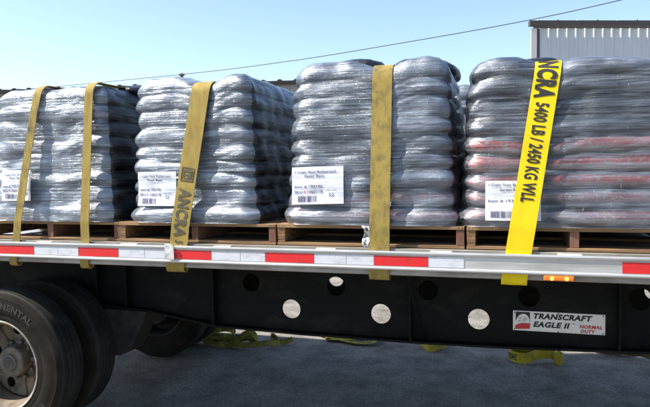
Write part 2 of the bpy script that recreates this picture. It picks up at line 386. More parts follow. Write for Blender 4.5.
# ------------------------------------------------------------------ the trailer
TW = 2.44; XL, XR = -4.7, 5.2; DZ = 1.336
tr = tag(empty('flatbed_trailer', (0, 0, 0)), 'black framed flatbed trailer with aluminium rail and red white tape carrying the wrapped loads', 'trailer')
mb = MB()                                                              # deck: long planks
y = .034
while y < TW - .04:
    y2 = min(y + .148, TW - .034); mb.box(XL, XR, y, y2 - .006, DZ - .035, DZ + rnd.uniform(-.0015, .0005)); y += .148
mb.build('deck', M_deck, tr)
def rail(sy, nm, base):
    f = lambda y: base + sy * y
    side = [(f(.058), 1.200), (f(.026), 1.200), (f(.020), 1.206), (f(.030), 1.236), (f(.033), 1.30), (f(.033), 1.338), (f(.060), 1.338)]
    r = MB().prism_x(side, XL, XR).build('side_rail', M_railow, tr)
    rub = [(f(-.006), 1.330), (f(-.008), 1.322), (f(-.006), 1.313), (f(.001), 1.310), (f(.001), 1.250), (f(-.006), 1.247), (f(-.008), 1.240), (f(-.006), 1.233),
           (f(.007), 1.233), (f(.007), 1.330)]
    b = MB().prism_x(rub, XL, XR).build('rub_rail', M_rail, tr)
    k = -7
    while True:
        x = -3.0 + k * .61 + .27; k += 1
        if x > XR - .2: break
        if x < XL + .1: continue
        MB().box(x - .055, x + .055, min(f(.008), f(.0325)), max(f(.008), f(.0325)), 1.243, 1.333, .002).build('spacer', M_concr, r, bevel=.004)
    return r, b
nr_, rub = rail(1, 'near', 0); rail(-1, 'far', TW)
# tape: 11 in red, 7 in + 6 in white
def tape(x0, x1, m, nm): MB().box(x0, x1, -.0014, .0005, 1.2535, 1.3055).build(nm, m, rub)
xs = -3.0716
for k in range(5):
    x = xs + k * .6096
    tape(x, x + .2794, M_red, 'red_tape')
    if k < 4:
        tape(x + .2824, x + .4572, M_white, 'white_tape'); tape(x + .4602, x + .6066, M_white, 'white_tape')
    else:
        tape(x + .2824, x + .4572, M_white, 'white_tape')
tape(xs - .146, xs - .003, M_white, 'white_tape'); tape(xs - .33, xs - .149, M_white, 'white_tape')
tape(.547, .826, M_red, 'red_tape')
# amber side marker
am = MB().box(.200, .338, -.012, .024, 1.206, 1.231).build('marker_light', M_amber, tr, bevel=.006)
for x in (.238, .304):
    m_ = MB(); m_.lathe_y([(.0001, -.014), (.007, -.0135), (.0095, -.011)], (x, -.0035, 1.2185), 16); m_.build('bulb', M_lamp, am, smooth=True)
# main beams with holes
def beam(yw, sgn, near):
    top = 1.235
    bot = [(XL, .92), (-3.3, .87), (-2.55, .795), (-2.40, .79), (-1.86, .712), (-1.25, .697), (-.48, .692), (0, .698), (.75, .720), (1.6, .76), (2.4, .84), (3.2, .93), (XR, .95)]
    if not near: bot = [(x, z - (.05 if x < -1.9 or x > .6 else 0)) for x, z in bot]
    outer = [(x, z) for x, z in bot] + [(XR, top), (XL, top)]
    holes = []
    sh = 0
    for k in range(-2, 8):
        ux, lx = -1.615 + .593 * (k) + sh, -1.33 + .602 * (k) + sh
        if -2.0 < ux < 4.5 and (k >= 0): holes.append(circ(ux, 1.003 if k != 3 else .992, .062))
        if -1.6 < lx < .2: holes.append(circ(lx, .838, .0635))
        elif lx > .8 and lx < 2.3: holes.append(circ(lx, .84, .0635))
    v, f = curve_fill([outer] + holes, .005)
    v = [(p.x, yw + p.z, p.y) for p in v]
    web = obj('main_beam', v, f, M_black, tr)
    fl = MB(); n = len(bot)                                            # bottom flange follows the tapered web
    vv = []
    for x, z in bot: vv += [(x, yw - .065, z - .014), (x, yw + .065, z - .014), (x, yw + .065, z - .0005), (x, yw - .065, z - .0005)]
    ff = []
    for i in range(n - 1):
        for k in range(4): ff.append((i * 4 + k, i * 4 + (k + 1) % 4, i * 4 + 4 + (k + 1) % 4, i * 4 + 4 + k))
    ff += [(3, 2, 1, 0), (n * 4 - 4, n * 4 - 3, n * 4 - 2, n * 4 - 1)]
    fl.add(vv, ff).build('bottom_flange', M_black, web)
    MB().box(XL, XR, yw - .06, yw + .06, top + .0005, top + .014).build('top_flange', M_black, web)
    if near:
        def zb(x):
            for (a, za), (b, zb_) in zip(bot, bot[1:]):
                if a <= x <= b: return za + (zb_ - za) * (x - a) / (b - a)
        for x in (-2.80, -2.555, -1.875, -.535, .645, 1.9):
            MB().box(x - .006, x + .006, yw - .063, yw - .0055, zb(x) + .001, top).build('stiffener', M_black, web)
        for x in (-.46, .79):                                          # braces out to the side rail
            b_ = MB(); b_.tube([(x, yw - .03, zb(x) + .012), (x, .075, 1.20)], .017, 4); b_.build('brace', M_black, tr)
    return web
NB = .655
wb = beam(NB, 1, True); beam(TW - NB, -1, False)
x = XL + .2
while x < XR:                                                          # cross members
    MB().box(x - .03, x + .03, .062, TW - .062, 1.250, 1.256).box(x - .004, x + .004, .062, TW - .062, 1.2565, 1.300).build('cross_member', M_black, tr); x += .41
# name plate on the near beam
YP = NB - .0085
pl = tr and MB().box(.072, .578, YP - .002, YP + .003, .786, .905).build('name_plate', M_plate, wb, bevel=.004)
def flat(v, f, m, nm, x0, z0, parent, y, slope=0): return obj(nm, [(x0 + a, y, z0 + b + slope * a) for a, b in v], f, m, parent)
yt = YP - .0032
v, f = text_mesh('TRANSCRAFT', .322, .034, .05, .25); flat(v, f, M_ink, 'lettering', .188, .861, pl, yt)
v, f = text_mesh('EAGLE II', .203, .034, .05, .25); flat(v, f, M_ink, 'lettering', .186, .812, pl, yt)
v, f = text_mesh('®', .010, .010); flat(v, f, M_ink, 'lettering', .404, .838, pl, yt)
v, f = text_mesh('NORMAL', .122, .021, .05, .2); flat(v, f, M_platered, 'lettering', .440, .819, pl, yt)
v, f = text_mesh('DUTY', .080, .021, .05, .2); flat(v, f, M_platered, 'lettering', .446, .792, pl, yt)
# emblem: white eagle head on black over a red foot
flat([(0, 0), (.080, 0), (.080, .056), (0, .056)], [(0, 1, 2, 3)], M_ink, 'emblem_ground', .088, .843, pl, yt)
v, f = curve_fill([[(0, 0), (.080, .006), (.083, .038), (.046, .040), (.020, .034), (-.004, .022)]])
flat([(p.x, p.y) for p in v], f, M_platered, 'emblem_foot', .088, .794, pl, yt - .0002)
head = [(.000, .030), (.002, .046), (.010, .064), (.022, .078), (.040, .086), (.056, .084), (.068, .074), (.076, .058), (.078, .044), (.080, .030), (.070, .036), (.064, .028), (.056, .036),
        (.048, .028), (.040, .036), (.034, .028), (.030, .040), (.024, .046), (.016, .044), (.012, .036), (.008, .026), (.003, .024)]
v, f = curve_fill([head]); flat([(p.x, p.y) for p in v], f, M_plate, 'emblem_eagle', .088, .802, pl, yt - .0004)
for st_ in ([(.014, .058), (.026, .063), (.034, .060), (.026, .057)], [(.040, .070), (.058, .062), (.070, .046), (.056, .058)], [(.036, .060), (.052, .052), (.062, .038), (.050, .048)], [(.034, .050), (.044, .044), (.050, .034), (.042, .041)]):
    v, f = curve_fill([st_]); flat([(p.x, p.y) for p in v], f, M_ink, 'emblem_stroke', .088, .802, pl, yt - .0006)
for x_, z_ in ((.325, .899), (.325, .791), (.082, .893), (.566, .896), (.566, .794), (.082, .797)):
    m_ = MB(); m_.lathe_y([(.0001, -.002), (.0035, -.0015), (.004, .0)], (x_, YP - .002, z_), 10); m_.build('rivet', M_blackd, pl)
# suspension: hanger boxes, axle, drums
for y0_, y1_ in ((.56, .74), (1.70, 1.88)):
    hp = [(-2.85, .785), (-2.375, .785), (-2.40, .70), (-2.52, .49), (-2.60, .455), (-2.85, .455)]; n = len(hp)
    MB().add([(x, y0_, z) for x, z in hp] + [(x, y1_, z) for x, z in hp], [tuple(range(n)), tuple(range(2 * n - 1, n - 1, -1))] + [(i, n + i, n + (i + 1) % n, (i + 1) % n) for i in range(n)]).build('spring_hanger', M_blackd, tr, bevel=.006)
WX, WR = -3.13, .503
m_ = MB(); m_.tube([(WX, .30, .505), (WX, TW - .30, .505)], .065, 20); m_.build('axle', M_blackd, tr, auto=40)
for yy in (.66, TW - .66 - .03):
    MB().box(-3.7, -2.60, yy - .03, yy + .06, .545, .60).build('leaf_spring', M_blackd, tr, bevel=.01)
m_ = MB(); m_.tube([(WX + .16, .98, .60), (WX + .16, 1.20, .60)], .085, 20); m_.build('brake_chamber', M_blackd, tr, auto=40)
m_ = MB(); m_.tube([(WX + .16, 1.3, .60), (WX + .16, 1.52, .60)], .085, 20); m_.build('brake_chamber', M_blackd, tr, auto=40)
# wheels
def tyre_profile(w):
    """(radius, y) from the outer bead over the tread to the inner bead, y=0 outer face"""
    r = WR; p = [(.288, .030), (.300, .014), (.325, .006), (.345, .009), (.352, .005), (.385, .0), (.418, .002), (.438, .007), (.452, .006), (.470, .014), (.484, .022), (.494, .031), (.4985, .040)]
    for k in range(4):
        y0 = .040 + (w - .08) * (k + .5) / 4.0 * 1.0 - .012
        rr = r - .0018 * abs(k - 1.5)
        p += [(rr - .001, y0 - .016), (rr, y0), (rr - .011, y0 + .0012), (rr - .011, y0 + .0075), (rr, y0 + .0087)]
    p += [(a, w - b) for a, b in reversed(p[:13])]
    return p
def wheel(y0, outward, full):
    """outward = -1: outer face towards the viewer"""
    w = .238
    f = lambda y: (y if outward < 0 else -y)
    rim_prof = [(.300, .016), (.305, .012), (.302, .006), (.294, .008), (.288, .020), (.281, .026), (.276, .05), (.262, .075), (.258, .16), (.262, .19), (.290, .232)]
    T = MB(); T.lathe_y([(r, f(y)) for r, y in tyre_profile(w)], (WX, y0, WR + .002), 128)
    Rm = MB(); Rm.lathe_y([(r, f(y)) for r, y in rim_prof[4:]], (WX, y0, WR + .002), 96)
    E = MB(); E.lathe_y([(r, f(y)) for r, y in rim_prof[:5]], (WX, y0, WR + .002), 96)
    holes = [circ(.200 * math.cos(2 * math.pi * (k + .35) / 5), .200 * math.sin(2 * math.pi * (k + .35) / 5), .036, 28) for k in range(5)]
    v, fc = curve_fill([circ(0, 0, .2605, 80)] + holes + [circ(0, 0, .09, 40)], .005); MR = M_rim if full else M_blackd
    dy = (.205 if full else .150) * (1 if outward < 0 else -1)
    hub_c = (WX, y0, WR + .002)
    wd = obj('wheel', [(WX + p.x, y0 + dy + p.z, WR + .002 + p.y) for p in v], fc, MR, tr)
    T.build('tyre', M_tyre, wd, auto=28).data.materials.append(M_side)
    t = wd.children[0]; n = len(tyre_profile(w)) - 1
    for i, p in enumerate(t.data.polygons):
        if (i % n) < 10 or (i % n) >= n - 10: p.material_index = 1
    Rm.build('rim', MR, wd, auto=30); E.build('rim_flange', M_flange if full else M_blackd, wd, auto=50)
    if full:
        H = MB(); H.lathe_y([(.138, f(.203)), (.138, f(.192)), (.108, f(.188)), (.104, f(.125)), (.100, f(.112)), (.092, f(.105)), (.056, f(.103)), (.054, f(.090)), (.048, f(.086)), (.0001, f(.086))], hub_c, 48)
        H.build('hub', M_hub, wd, auto=30)
        Cc = MB(); Cc.lathe_y([(.043, f(.0855)), (.041, f(.083)), (.0001, f(.0835))], hub_c, 32); Cc.build('hub_cap', M_dark, wd, auto=30)
        for k in range(10):
            a = 2 * math.pi * (k + .2) / 10; cx_, cz_ = WX + .1225 * math.cos(a), WR + .1225 * math.sin(a)
            N_ = MB(); N_.tube([(cx_, y0 + f(.195), cz_), (cx_, y0 + f(.165), cz_), (cx_, y0 + f(.161), cz_)], [.016, .016, .011], 6); N_.build('lug_nut', M_hub, wd)
        for k in range(5):                                             # the spokes between the hand holes, raised webs
            a = 2 * math.pi * (k + .85) / 5
            pts = [(WX + r * math.cos(a), y0 + f(yy), WR + .002 + r * math.sin(a)) for r, yy in ((.125, .197), (.18, .201), (.25, .195))]
            q = MB(); q.tube(pts, [.018, .012, .014], 8); q.build('rib', M_rim, wd, auto=60)
        # raised lettering round the outer sidewall
        def arc_text(body, rad, a0, h, flipd, nm):
            L_ = len(body) * h * .95
            v, fc = text_mesh(body, L_, h, .04)
            out = []
            for a_, b_ in v:
                ang = a0 - (a_ / rad); rr = rad + b_
                yy = 0.0 + (.0012 if .352 < rr < .44 else .004)
                out.append((WX + rr * math.cos(ang), y0 - .0022 + yy, WR + .002 + rr * math.sin(ang)))
            obj(nm, out, fc, M_letter, wd)
        arc_text('CONTINENTAL', .384, R(116), .044, 0, 'sidewall_lettering')
        arc_text('HSR', .388, R(-32), .034, 0, 'sidewall_lettering')
        arc_text('11R22.5  LOAD RANGE G', .358, R(62), .015, 0, 'sidewall_lettering') if False else None
    else:
        H = MB(); H.lathe_y([(.20, f(.149)), (.20, f(.05)), (.17, f(-.02)), (.0001, f(-.02))], hub_c, 40); H.build('brake_drum', M_blackd, wd, auto=40)
    return wd
wheel(.018, -1, True)
wheel(.590, 1, False)
wheel(TW - .590, -1, False)
wheel(TW - .018, 1, False)

# ------------------------------------------------------------------ pallets
PZ = DZ + .0025; PH = .116
def make_pallet():
    t = empty('pallet')
    hx, hy = .512, .55
    for x in (-hx + .022, .004, hx - .022):
        MB().box(x - .021, x + .021, -hy + .004, hy - .004, .0165, PH - .0185, .0015).build('stringer', M_woodr if x > -.1 else M_wood, t, bevel=.002)
    y = -hy; k = 0
    while y < hy - .05:
        w = .132 if k in (0, 7) else .10
        MB().box(-hx, hx, y, min(y + w, hy), PH - .018, PH - rnd.uniform(0, .0015), .0018).build('deck_board', M_wood if k % 3 else M_woodl, t, bevel=.002); y += w + .037; k += 1
    for x in (-hx + .022, .004, hx - .022):
        for dx in (-.009, .010):
            q = MB(); q.lathe_y([(.0001, -.0012), (.0032, -.0008), (.0036, .001)], (x + dx, -hy, PH - .009), 8); q.build('nail_head', M_dark, t)
    for y in (-hy, -.06, hy - .12):
        MB().box(-hx, hx, y, y + .12, 0, .016, .0006).build('bottom_board', M_woodl, t, bevel=.002)
    return t
stack_x = [-2.745, -1.718, -.692, .347]
NY, FY = .632, TW - .632
pal0 = make_pallet()
PL = ['leftmost wooden pallet, under the load with two narrow straps', 'wooden pallet under the load with the lettered mustard strap',
      'wooden pallet behind the plain vertical mustard strap, third from the left', 'wooden pallet behind the bright yellow strap at the right']
bag_x = [-2.745, -1.742, -.686, .328]
FL = ['rear wooden pallet behind the leftmost load', 'rear wooden pallet behind the load with the lettered mustard strap', 'rear wooden pallet behind the load with the vertical mustard strap', 'rear wooden pallet behind the load with the bright yellow strap']
for row, yy in ((0, NY), (1, FY)):
    for i, x in enumerate(stack_x):
        o = pal0 if (row == 0 and i == 0) else copy_tree(pal0)
        o.location = (x + (.09 if row else 0), yy, PZ); o.rotation_euler.z = R([.4, -.5, .3, -.2][i]) + (math.pi if row else 0)
        tag(o, (FL if row else PL)[i], 'pallet', 'pallets on the trailer deck')

# ------------------------------------------------------------------ wrapped stacks of bags
SZ0 = PZ + PH + .001
class Load:
    def __init__(s, i, hx, hy, H, nl, valley, seed, hump, vdip):
        s.i, s.hx, s.hy, s.H, s.nl, s.valley, s.hump, s.vdip = i, hx, hy, H, nl, valley, hump, vdip
        r = random.Random(seed); s.r = r; s.lh = H / nl; s.seed = seed
        # outset per layer on the four faces (front, right, back, left) with two bags along front/back
        s.e = [[r.uniform(-.009, .010) for _ in range(8)] for _ in range(nl)]
        for q in range(8): s.e[0][q] += .024
        s.cut = [r.uniform(.7, 1.3) for _ in range(nl + 1)]
        s.ang = r.uniform(0, 6)
    def top(s, x):
        d = x - s.valley
        h = s.hump * (1 - s.vdip * math.exp(-(d / .11) ** 2))
        if s.i == 3: h -= .12 * max(0, d)
        ex = max(0, abs(x) / s.hx - .55) / .45
        return h - .055 * ex ** 2
    def rect(s, t):
        """t in 0..1 from the front-left corner round: point, normal, corner factor, slot"""
        rc = .10; a, b = s.hx - rc, s.hy - rc; q = math.pi * rc / 2
        L = 2 * (2 * a + 2 * b) + 4 * q; d = (t % 1) * L
        segs = [(2 * a, 0), (q, 1), (2 * b, 2), (q, 3), (2 * a, 4), (q, 5), (2 * b, 6), (q, 7)]
        for ln, k in segs:
            if d <= ln: break
            d -= ln
        u = d / ln
        if k == 0: p, n = (-a + d, -s.hy), (0, -1)
        elif k == 2: p, n = (s.hx, -b + d), (1, 0)
        elif k == 4: p, n = (a - d, s.hy), (0, 1)
        elif k == 6: p, n = (-s.hx, b - d), (-1, 0)
        else:
            cx, cy, a0 = {1: (a, -b, -90), 3: (a, b, 0), 5: (-a, b, 90), 7: (-a, -b, 180)}[k]
            an = R(a0 + 90 * u); p, n = (cx + rc * math.cos(an), cy + rc * math.sin(an)), (math.cos(an), math.sin(an))
        # corner factor from distance to nearest corner along the straight runs
        dx = s.hx - abs(p[0]); dy = s.hy - abs(p[1])
        m = max(dx, dy)
        cf = max(0, 1 - m / .17) if min(dx, dy) < .11 else 0
        return p, n, cf
    def layer_e(s, p, z):
        """smooth outset at plan point p and height z"""
        x, y = p[0] / s.hx, p[1] / s.hy
        w = [max(0, -y) ** 8 * (.5 - .5 * x), max(0, -y) ** 8 * (.5 + .5 * x), max(0, x) ** 8 * .5, max(0, x) ** 8 * .5, max(0, y) ** 8 * (.5 + .5 * x), max(0, y) ** 8 * (.5 - .5 * x), max(0, -x) ** 8 * .5, max(0, -x) ** 8 * .5]
        sw = sum(w) + 1e-6
        f = z / s.lh - .5; l0 = max(0, min(s.nl - 1, math.floor(f))); l1 = min(s.nl - 1, l0 + 1); u = min(1, max(0, f - l0)); u = u * u * (3 - 2 * u)
        e = lambda l: sum(a * b for a, b in zip(w, s.e[l])) / sw
        return e(l0) * (1 - u) + e(l1) * u
    def off(s, p, cf, z, film=True):
        f = z / s.lh; l = math.floor(f); fr = f - l
        notch = 1 - math.sin(math.pi * fr) ** .75
        k = s.cut[min(s.nl, l if fr < .5 else l + 1)]
        amp = (.0055 + .033 * cf ** 1.3) * k * (1 if 0 < f < s.nl else .5)
        dv = abs(p[0] - s.valley)
        split = .006 * math.exp(-(dv / .035) ** 2)
        return s.layer_e(p, z) - amp * notch - split - (.022 + .022 * max(0, (abs(p[0]) / s.hx - .7) / .3)) * (max(0, z) / s.H) ** 1.5
    def lift(s, x, z):
        k = max(0, min(1, z / s.H)); q = z / s.lh
        sag = mnoise.noise(Vector((x * 4.2, q * .55, s.seed))) * .034 + mnoise.noise(Vector((x * 1.6, q * .3, s.seed + 9))) * .02
        return s.top(x) * (z / s.H) ** 3 + sag * min(1, k * 5) * (1 - k ** 6)
    def front(s, x, z):
        x = max(-s.hx + .02, min(s.hx - .02, x))
        p = (x, -s.hy); dx = s.hx - abs(x); cf = max(0, 1 - dx / .17)
        return -s.hy - s.off(p, cf, z)
RC = .065
NT = 400
def film_mesh(ld, nt_=NT, nz_=150):
    v = []; f = []; rings = []
    zt = ld.H - RC
    zs = [zt * k / nz_ for k in range(nz_ + 1)]
    for z in zs: rings.append((z, 0, 0))
    for k in range(1, 9):
        a = R(90 * k / 8); rings.append((zt + RC * math.sin(a), RC * (1 - math.cos(a)), 0))
    for k in range(1, 15): rings.append((ld.H, RC, k / 15))
    S0 = ld.seed * 3.1
    for z, ins, sc in rings:
        for j in range(nt_):
            p, n, cf = ld.rect(j / nt_)
            o = ld.off(p, cf, min(z, ld.H - .012)) - ins
            x, y = p[0] + n[0] * o, p[1] + n[1] * o
            s = j / nt_ * 4.2
            # tension wrinkles and pulled corners
            ta = 2 * math.pi * j / nt_
            wv = mnoise.noise(Vector((6.4 * math.cos(ta) + z * 5, 6.4 * math.sin(ta) - z * 3, z * 40 + 1.3 * math.sin(ta * 3) + S0))) * .0024 \
                + mnoise.noise(Vector((5 * math.cos(ta), 5 * math.sin(ta), z * 9 + S0))) * .013
            x += n[0] * wv; y += n[1] * wv
            x *= 1 - sc; y *= 1 - sc
            zz = z + ld.lift(x, z)
            if z >= zt: zz += mnoise.noise(Vector((x * 7 + S0, y * 7, 1))) * .014 * min(1, (z - zt) / RC) + mnoise.noise(Vector((x * 22 + S0, y * 22, 4))) * .005
            v.append((x, y, zz))
    nr = len(rings)
    for i in range(nr - 1):
        for j in range(nt_): f.append((i * nt_ + j, i * nt_ + (j + 1) % nt_, (i + 1) * nt_ + (j + 1) % nt_, (i + 1) * nt_ + j))
    c = len(v); v.append((0, 0, ld.H + ld.lift(0, ld.H)))
    f += [((nr - 1) * nt_ + j, (nr - 1) * nt_ + (j + 1) % nt_, c) for j in range(nt_)]
    return v, f
def bag_mesh(ld, l, cxn, x0, x1, y0, y1, rr):
    """a full, sagging pillow bag between the given faces"""
    z = (l + .5) * ld.lh; cx, cy = (x0 + x1) / 2, (y0 + y1) / 2; hx, hy, hz = (x1 - x0) / 2, (y1 - y0) / 2, ld.lh * .53
    v = []; f = []; nu, nv = 44, 14; s0 = rr.uniform(0, 50)
    pw = lambda a, e: math.copysign(abs(a) ** e, a)
    for i in range(nv + 1):
        ph = -math.pi / 2 + math.pi * i / nv; cr = max(abs(math.cos(ph)), 1e-4) ** .62
        for j in range(nu):
            th = 2 * math.pi * j / nu
            x = hx * pw(math.cos(th), .42) * cr; y = hy * pw(math.sin(th), .42) * cr; zz = hz * pw(math.sin(ph), .8)
            nn = mnoise.noise(Vector((x * 9 + s0, y * 9, zz * 22))) * .006
            x += nn * math.cos(th); y += nn * math.sin(th)
            X = cx + x
            v.append((X, cy + y, max(.003, z + zz + ld.lift(X, max(0, z + zz)))))
    for i in range(nv):
        for j in range(nu): f.append((i * nu + j, i * nu + (j + 1) % nu, (i + 1) * nu + (j + 1) % nu, (i + 1) * nu + j))
    return v, f
SL = ['leftmost cling-wrapped stack of bags, under two narrow straps', 'cling-wrapped silver bag stack under the mustard strap printed with black letters',
      'cling-wrapped dark bag stack under the plain vertical mustard strap', 'cling-wrapped stack of dark and red-striped tan bags under the bright yellow strap']
BL = ['rear wrapped bag stack behind the leftmost one', 'rear wrapped bag stack behind the one with the lettered mustard strap', 'rear wrapped bag stack behind the one with the vertical mustard strap', 'rear wrapped bag stack behind the one with the bright yellow strap']
loads = [Load(0, .468, .545, .815, 8, .03, 11, .035, .3), Load(1, .422, .545, .815, 9, .08, 23, .055, 1.1),
         Load(2, .474, .545, .838, 9, .085, 37, .055, .9), Load(3, .530, .545, .812, 9, -.10, 41, .055, 1.0)]
films = [film_mat('painted_glare_stretch_wrap', .12, .46, 3.1, .85, .10, (.56, .64, .76)), film_mat('painted_glare_stretch_wrap', .11, .42, 8.4, .8, .10, (.54, .62, .74)),  # left two wraps made whiter, painting sun glare into the film
         film_mat('faint_glare_stretch_wrap', .07, .33, 14.7, .8, .08, (.47, .54, .66)), film_mat('faint_glare_stretch_wrap', .03, .22, 21.3, .75, .07, (.50, .55, .64))]
film_end = film_mat('shaded_end_stretch_wrap', .0, .06, 5.5, .25, .05)  # haze cut back for the stack ends, so they read as shaded
def bagmat(i, l, nl, rr, ex):
    if ex and i < 2: return B_black if i == 0 or rr.random() < .6 else B_dark  # black bags at the right ends, partly painting in the end shade
    if i == 0: return B_black if l > nl - 3 or rr.random() < .25 else B_grey if l < 3 else B_dark
    if i == 1: return B_dark if l > 6 or rr.random() < .2 else B_grey
    if i == 2: return B_dark if l > 3 else (B_pale if l < 2 else B_grey if rr.random() < .5 else B_dark)
    return B_dark if l > 4 else B_tan if l > 1 else B_pale
stacks = []
for i, ld in enumerate(loads):
    t = tag(empty('wrapped_bag_stack', (bag_x[i], NY, SZ0)), SL[i], 'bag stack', 'wrapped bag stacks on the trailer')
    for l in range(ld.nl):
        z = (l + .5) * ld.lh; e = ld.e[l]; ln = -.040 * (z / ld.H) ** 1.5 - .014
        xm = ld.valley + ld.r.uniform(-.02, .02); ym = ld.r.uniform(-.03, .03)
        for (x0, x1, ex) in ((-ld.hx - e[6] - ln, xm - .004, 0), (xm + .004, ld.hx + e[2] + ln, 1)):
            if ex == 0: x0 = -ld.hx - e[6] * .5 - ln
            for fr in (0, 1):
                y0, y1 = ((-ld.hy - e[ex] - ln, ym - .004) if fr == 0 else (ym + .004, ld.hy + ln))
                v, f = bag_mesh(ld, l, ex, x0, x1, y0, y1, ld.r)
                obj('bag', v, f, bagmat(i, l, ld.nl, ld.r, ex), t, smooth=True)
    v, f = film_mesh(ld)
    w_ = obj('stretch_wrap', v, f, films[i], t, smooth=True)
    w_.data.materials.append(film_end)                                 # end faces take the low-haze wrap that paints in their shade
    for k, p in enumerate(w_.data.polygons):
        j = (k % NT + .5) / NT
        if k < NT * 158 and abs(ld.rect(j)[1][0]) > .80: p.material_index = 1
    stacks.append(t)
for i, t in enumerate(stacks):
    c = copy_tree(t); c.location = (bag_x[i] + .13, FY, SZ0); c.rotation_euler.z = 0 if i in (2, 3) else math.pi
    tag(c, BL[i], 'bag stack', 'wrapped bag stacks on the trailer')

# black plastic bags lying loose on top of the loads
for i, x, y, hx_, hy_, hz_, up, tilt in ((2, -.17, .02, .19, .26, .060, .012, 2), (2, .26, .05, .19, .27, .058, -.002, -5), (3, -.22, .0, .20, .25, .050, .0, 4), (3, .20, .1, .24, .25, .045, .0, -2), (0, .28, .02, .16, .24, .05, -.012, 5)):
    ld = loads[i]; mb = MB(); vv = []; ff = []; nu, nv = 48, 16; s0 = i * 9.1 + x * 7
    pw = lambda a, e: math.copysign(abs(a) ** e, a)
    for a in range(nv + 1):
        ph = -math.pi / 2 + math.pi * a / nv; cr = max(abs(math.cos(ph)), 1e-4) ** .7
        for b in range(nu):
            th = 2 * math.pi * b / nu
            X = hx_ * pw(math.cos(th), .5) * cr; Y = hy_ * pw(math.sin(th), .5) * cr; Z = hz_ * math.sin(ph)
            Z += X * math.tan(R(tilt)) + mnoise.noise(Vector((X * 9 + s0, Y * 9, Z * 9))) * .016 + mnoise.noise(Vector((X * 30 + s0, Y * 30, 3))) * .004
            vv.append((x + X, y + Y, ld.H + ld.top(x) + up + Z))
    for a in range(nv):
        for b in range(nu): ff.append((a * nu + b, a * nu + (b + 1) % nu, (a + 1) * nu + (b + 1) % nu, (a + 1) * nu + b))
    obj('loose_bag', vv, ff, B_black, stacks[i], smooth=True)

# paper labels on the wraps
def label(i, x0, x1, z0, z1, lines, tilt=0, curl=0):
    """sheet lying on the wrap of load i; lines: (kind, text, u0, v0, length, height, mat) in sheet fractions"""
    ld = loads[i]; sx, t = bag_x[i], stacks[i]
    def surf(x, z):
        lx, lz = x - sx, z - SZ0
        return sum(ld.front(lx + .0, lz + d) for d in (-.06, -.04, -.02, 0, .02, .04, .06)) / 7 - .0185 + .004 * mnoise.noise(Vector((x * 9, z * 16, i)))
    wx, wz = x1 - x0, z1 - z0
    def at(u, v, up=0):
        x = x0 + u * wx; z = z0 + v * wz + tilt * u
        y = surf(x, z) - up
        if curl and u > .8: y -= curl * ((u - .8) / .2) ** 2
        return (x - sx, y, z - SZ0)
    nu, nv = 18, 16
    v = [at(a / nu, b / nv) for b in range(nv + 1) for a in range(nu + 1)]
    f = [(b * (nu + 1) + a, b * (nu + 1) + a + 1, (b + 1) * (nu + 1) + a + 1, (b + 1) * (nu + 1) + a) for b in range(nv) for a in range(nu)]
    sh = obj('paper_label', v, f, M_paper, t, smooth=True)
    for kind, body, u0, v0, L, H, m in lines:
        if kind == 't':
            q, fc = text_mesh(body, L * wx, H * wz, .012)
            obj('lettering', [at(u0 + a / wx, v0 + b / wz, .0025) for a, b in q], fc, m, sh)
        elif kind == 'bar':
            r = random.Random(5); vv = []; ff = []; u = u0
            while u < u0 + L:
                w = r.choice((.006, .012, .018)); o = len(vv)
                vv += [at(u, v0, .0025), at(u + w, v0, .0025), at(u + w, v0 + H, .0025), at(u, v0 + H, .0025)]; ff.append((o, o + 1, o + 2, o + 3)); u += w + r.choice((.007, .013))
            obj('barcode', vv, ff, m, sh)
        elif kind == 'box':
            obj('printed_block', [at(u0, v0, .002), at(u0 + L, v0, .002), at(u0 + L, v0 + H, .002), at(u0, v0 + H, .002)], [(0, 1, 2, 3)], m, sh)
std = [('t', '1 Cubic Foot Rubberized', .06, .83, .80, .075, M_inkp), ('t', 'Paver Base', .26, .72, .38, .07, M_inkp),
       ('t', 'Item # 190190', .05, .43, .55, .085, M_inkp), ('t', 'SKU', .05, .29, .16, .085, M_inkp), ('t', '#', .235, .29, .04, .085, M_inkr), ('t', '1060118', .31, .29, .29, .085, M_inkp),
       ('bar', '', .12, .06, .36, .17, M_inkp), ('t', '52', .72, .20, .10, .09, M_inkp), ('t', 'Qty / pallet', .68, .34, .20, .04, M_inkp)]
label(2, -1.108, -.812, 1.566, 1.770, std, .006)
label(1, -2.084, -1.826, 1.556, 1.757, std)
label(0, -3.088, -2.835, 1.585, 1.778, std, 0, .03)
label(3, -.074, .190, 1.490, 1.688, [('t', '1 Cubic Foot Rubberized', .06, .86, .80, .075, M_inkp), ('t', 'Garden Base', .26, .74, .38, .07, M_inkp),
      ('t', 'Item # 193600', .05, .45, .62, .085, M_inkp), ('bar', '', .10, .07, .42, .17, M_inkp), ('box', '', .905, .52, .06, .17, M_ink)], 0)

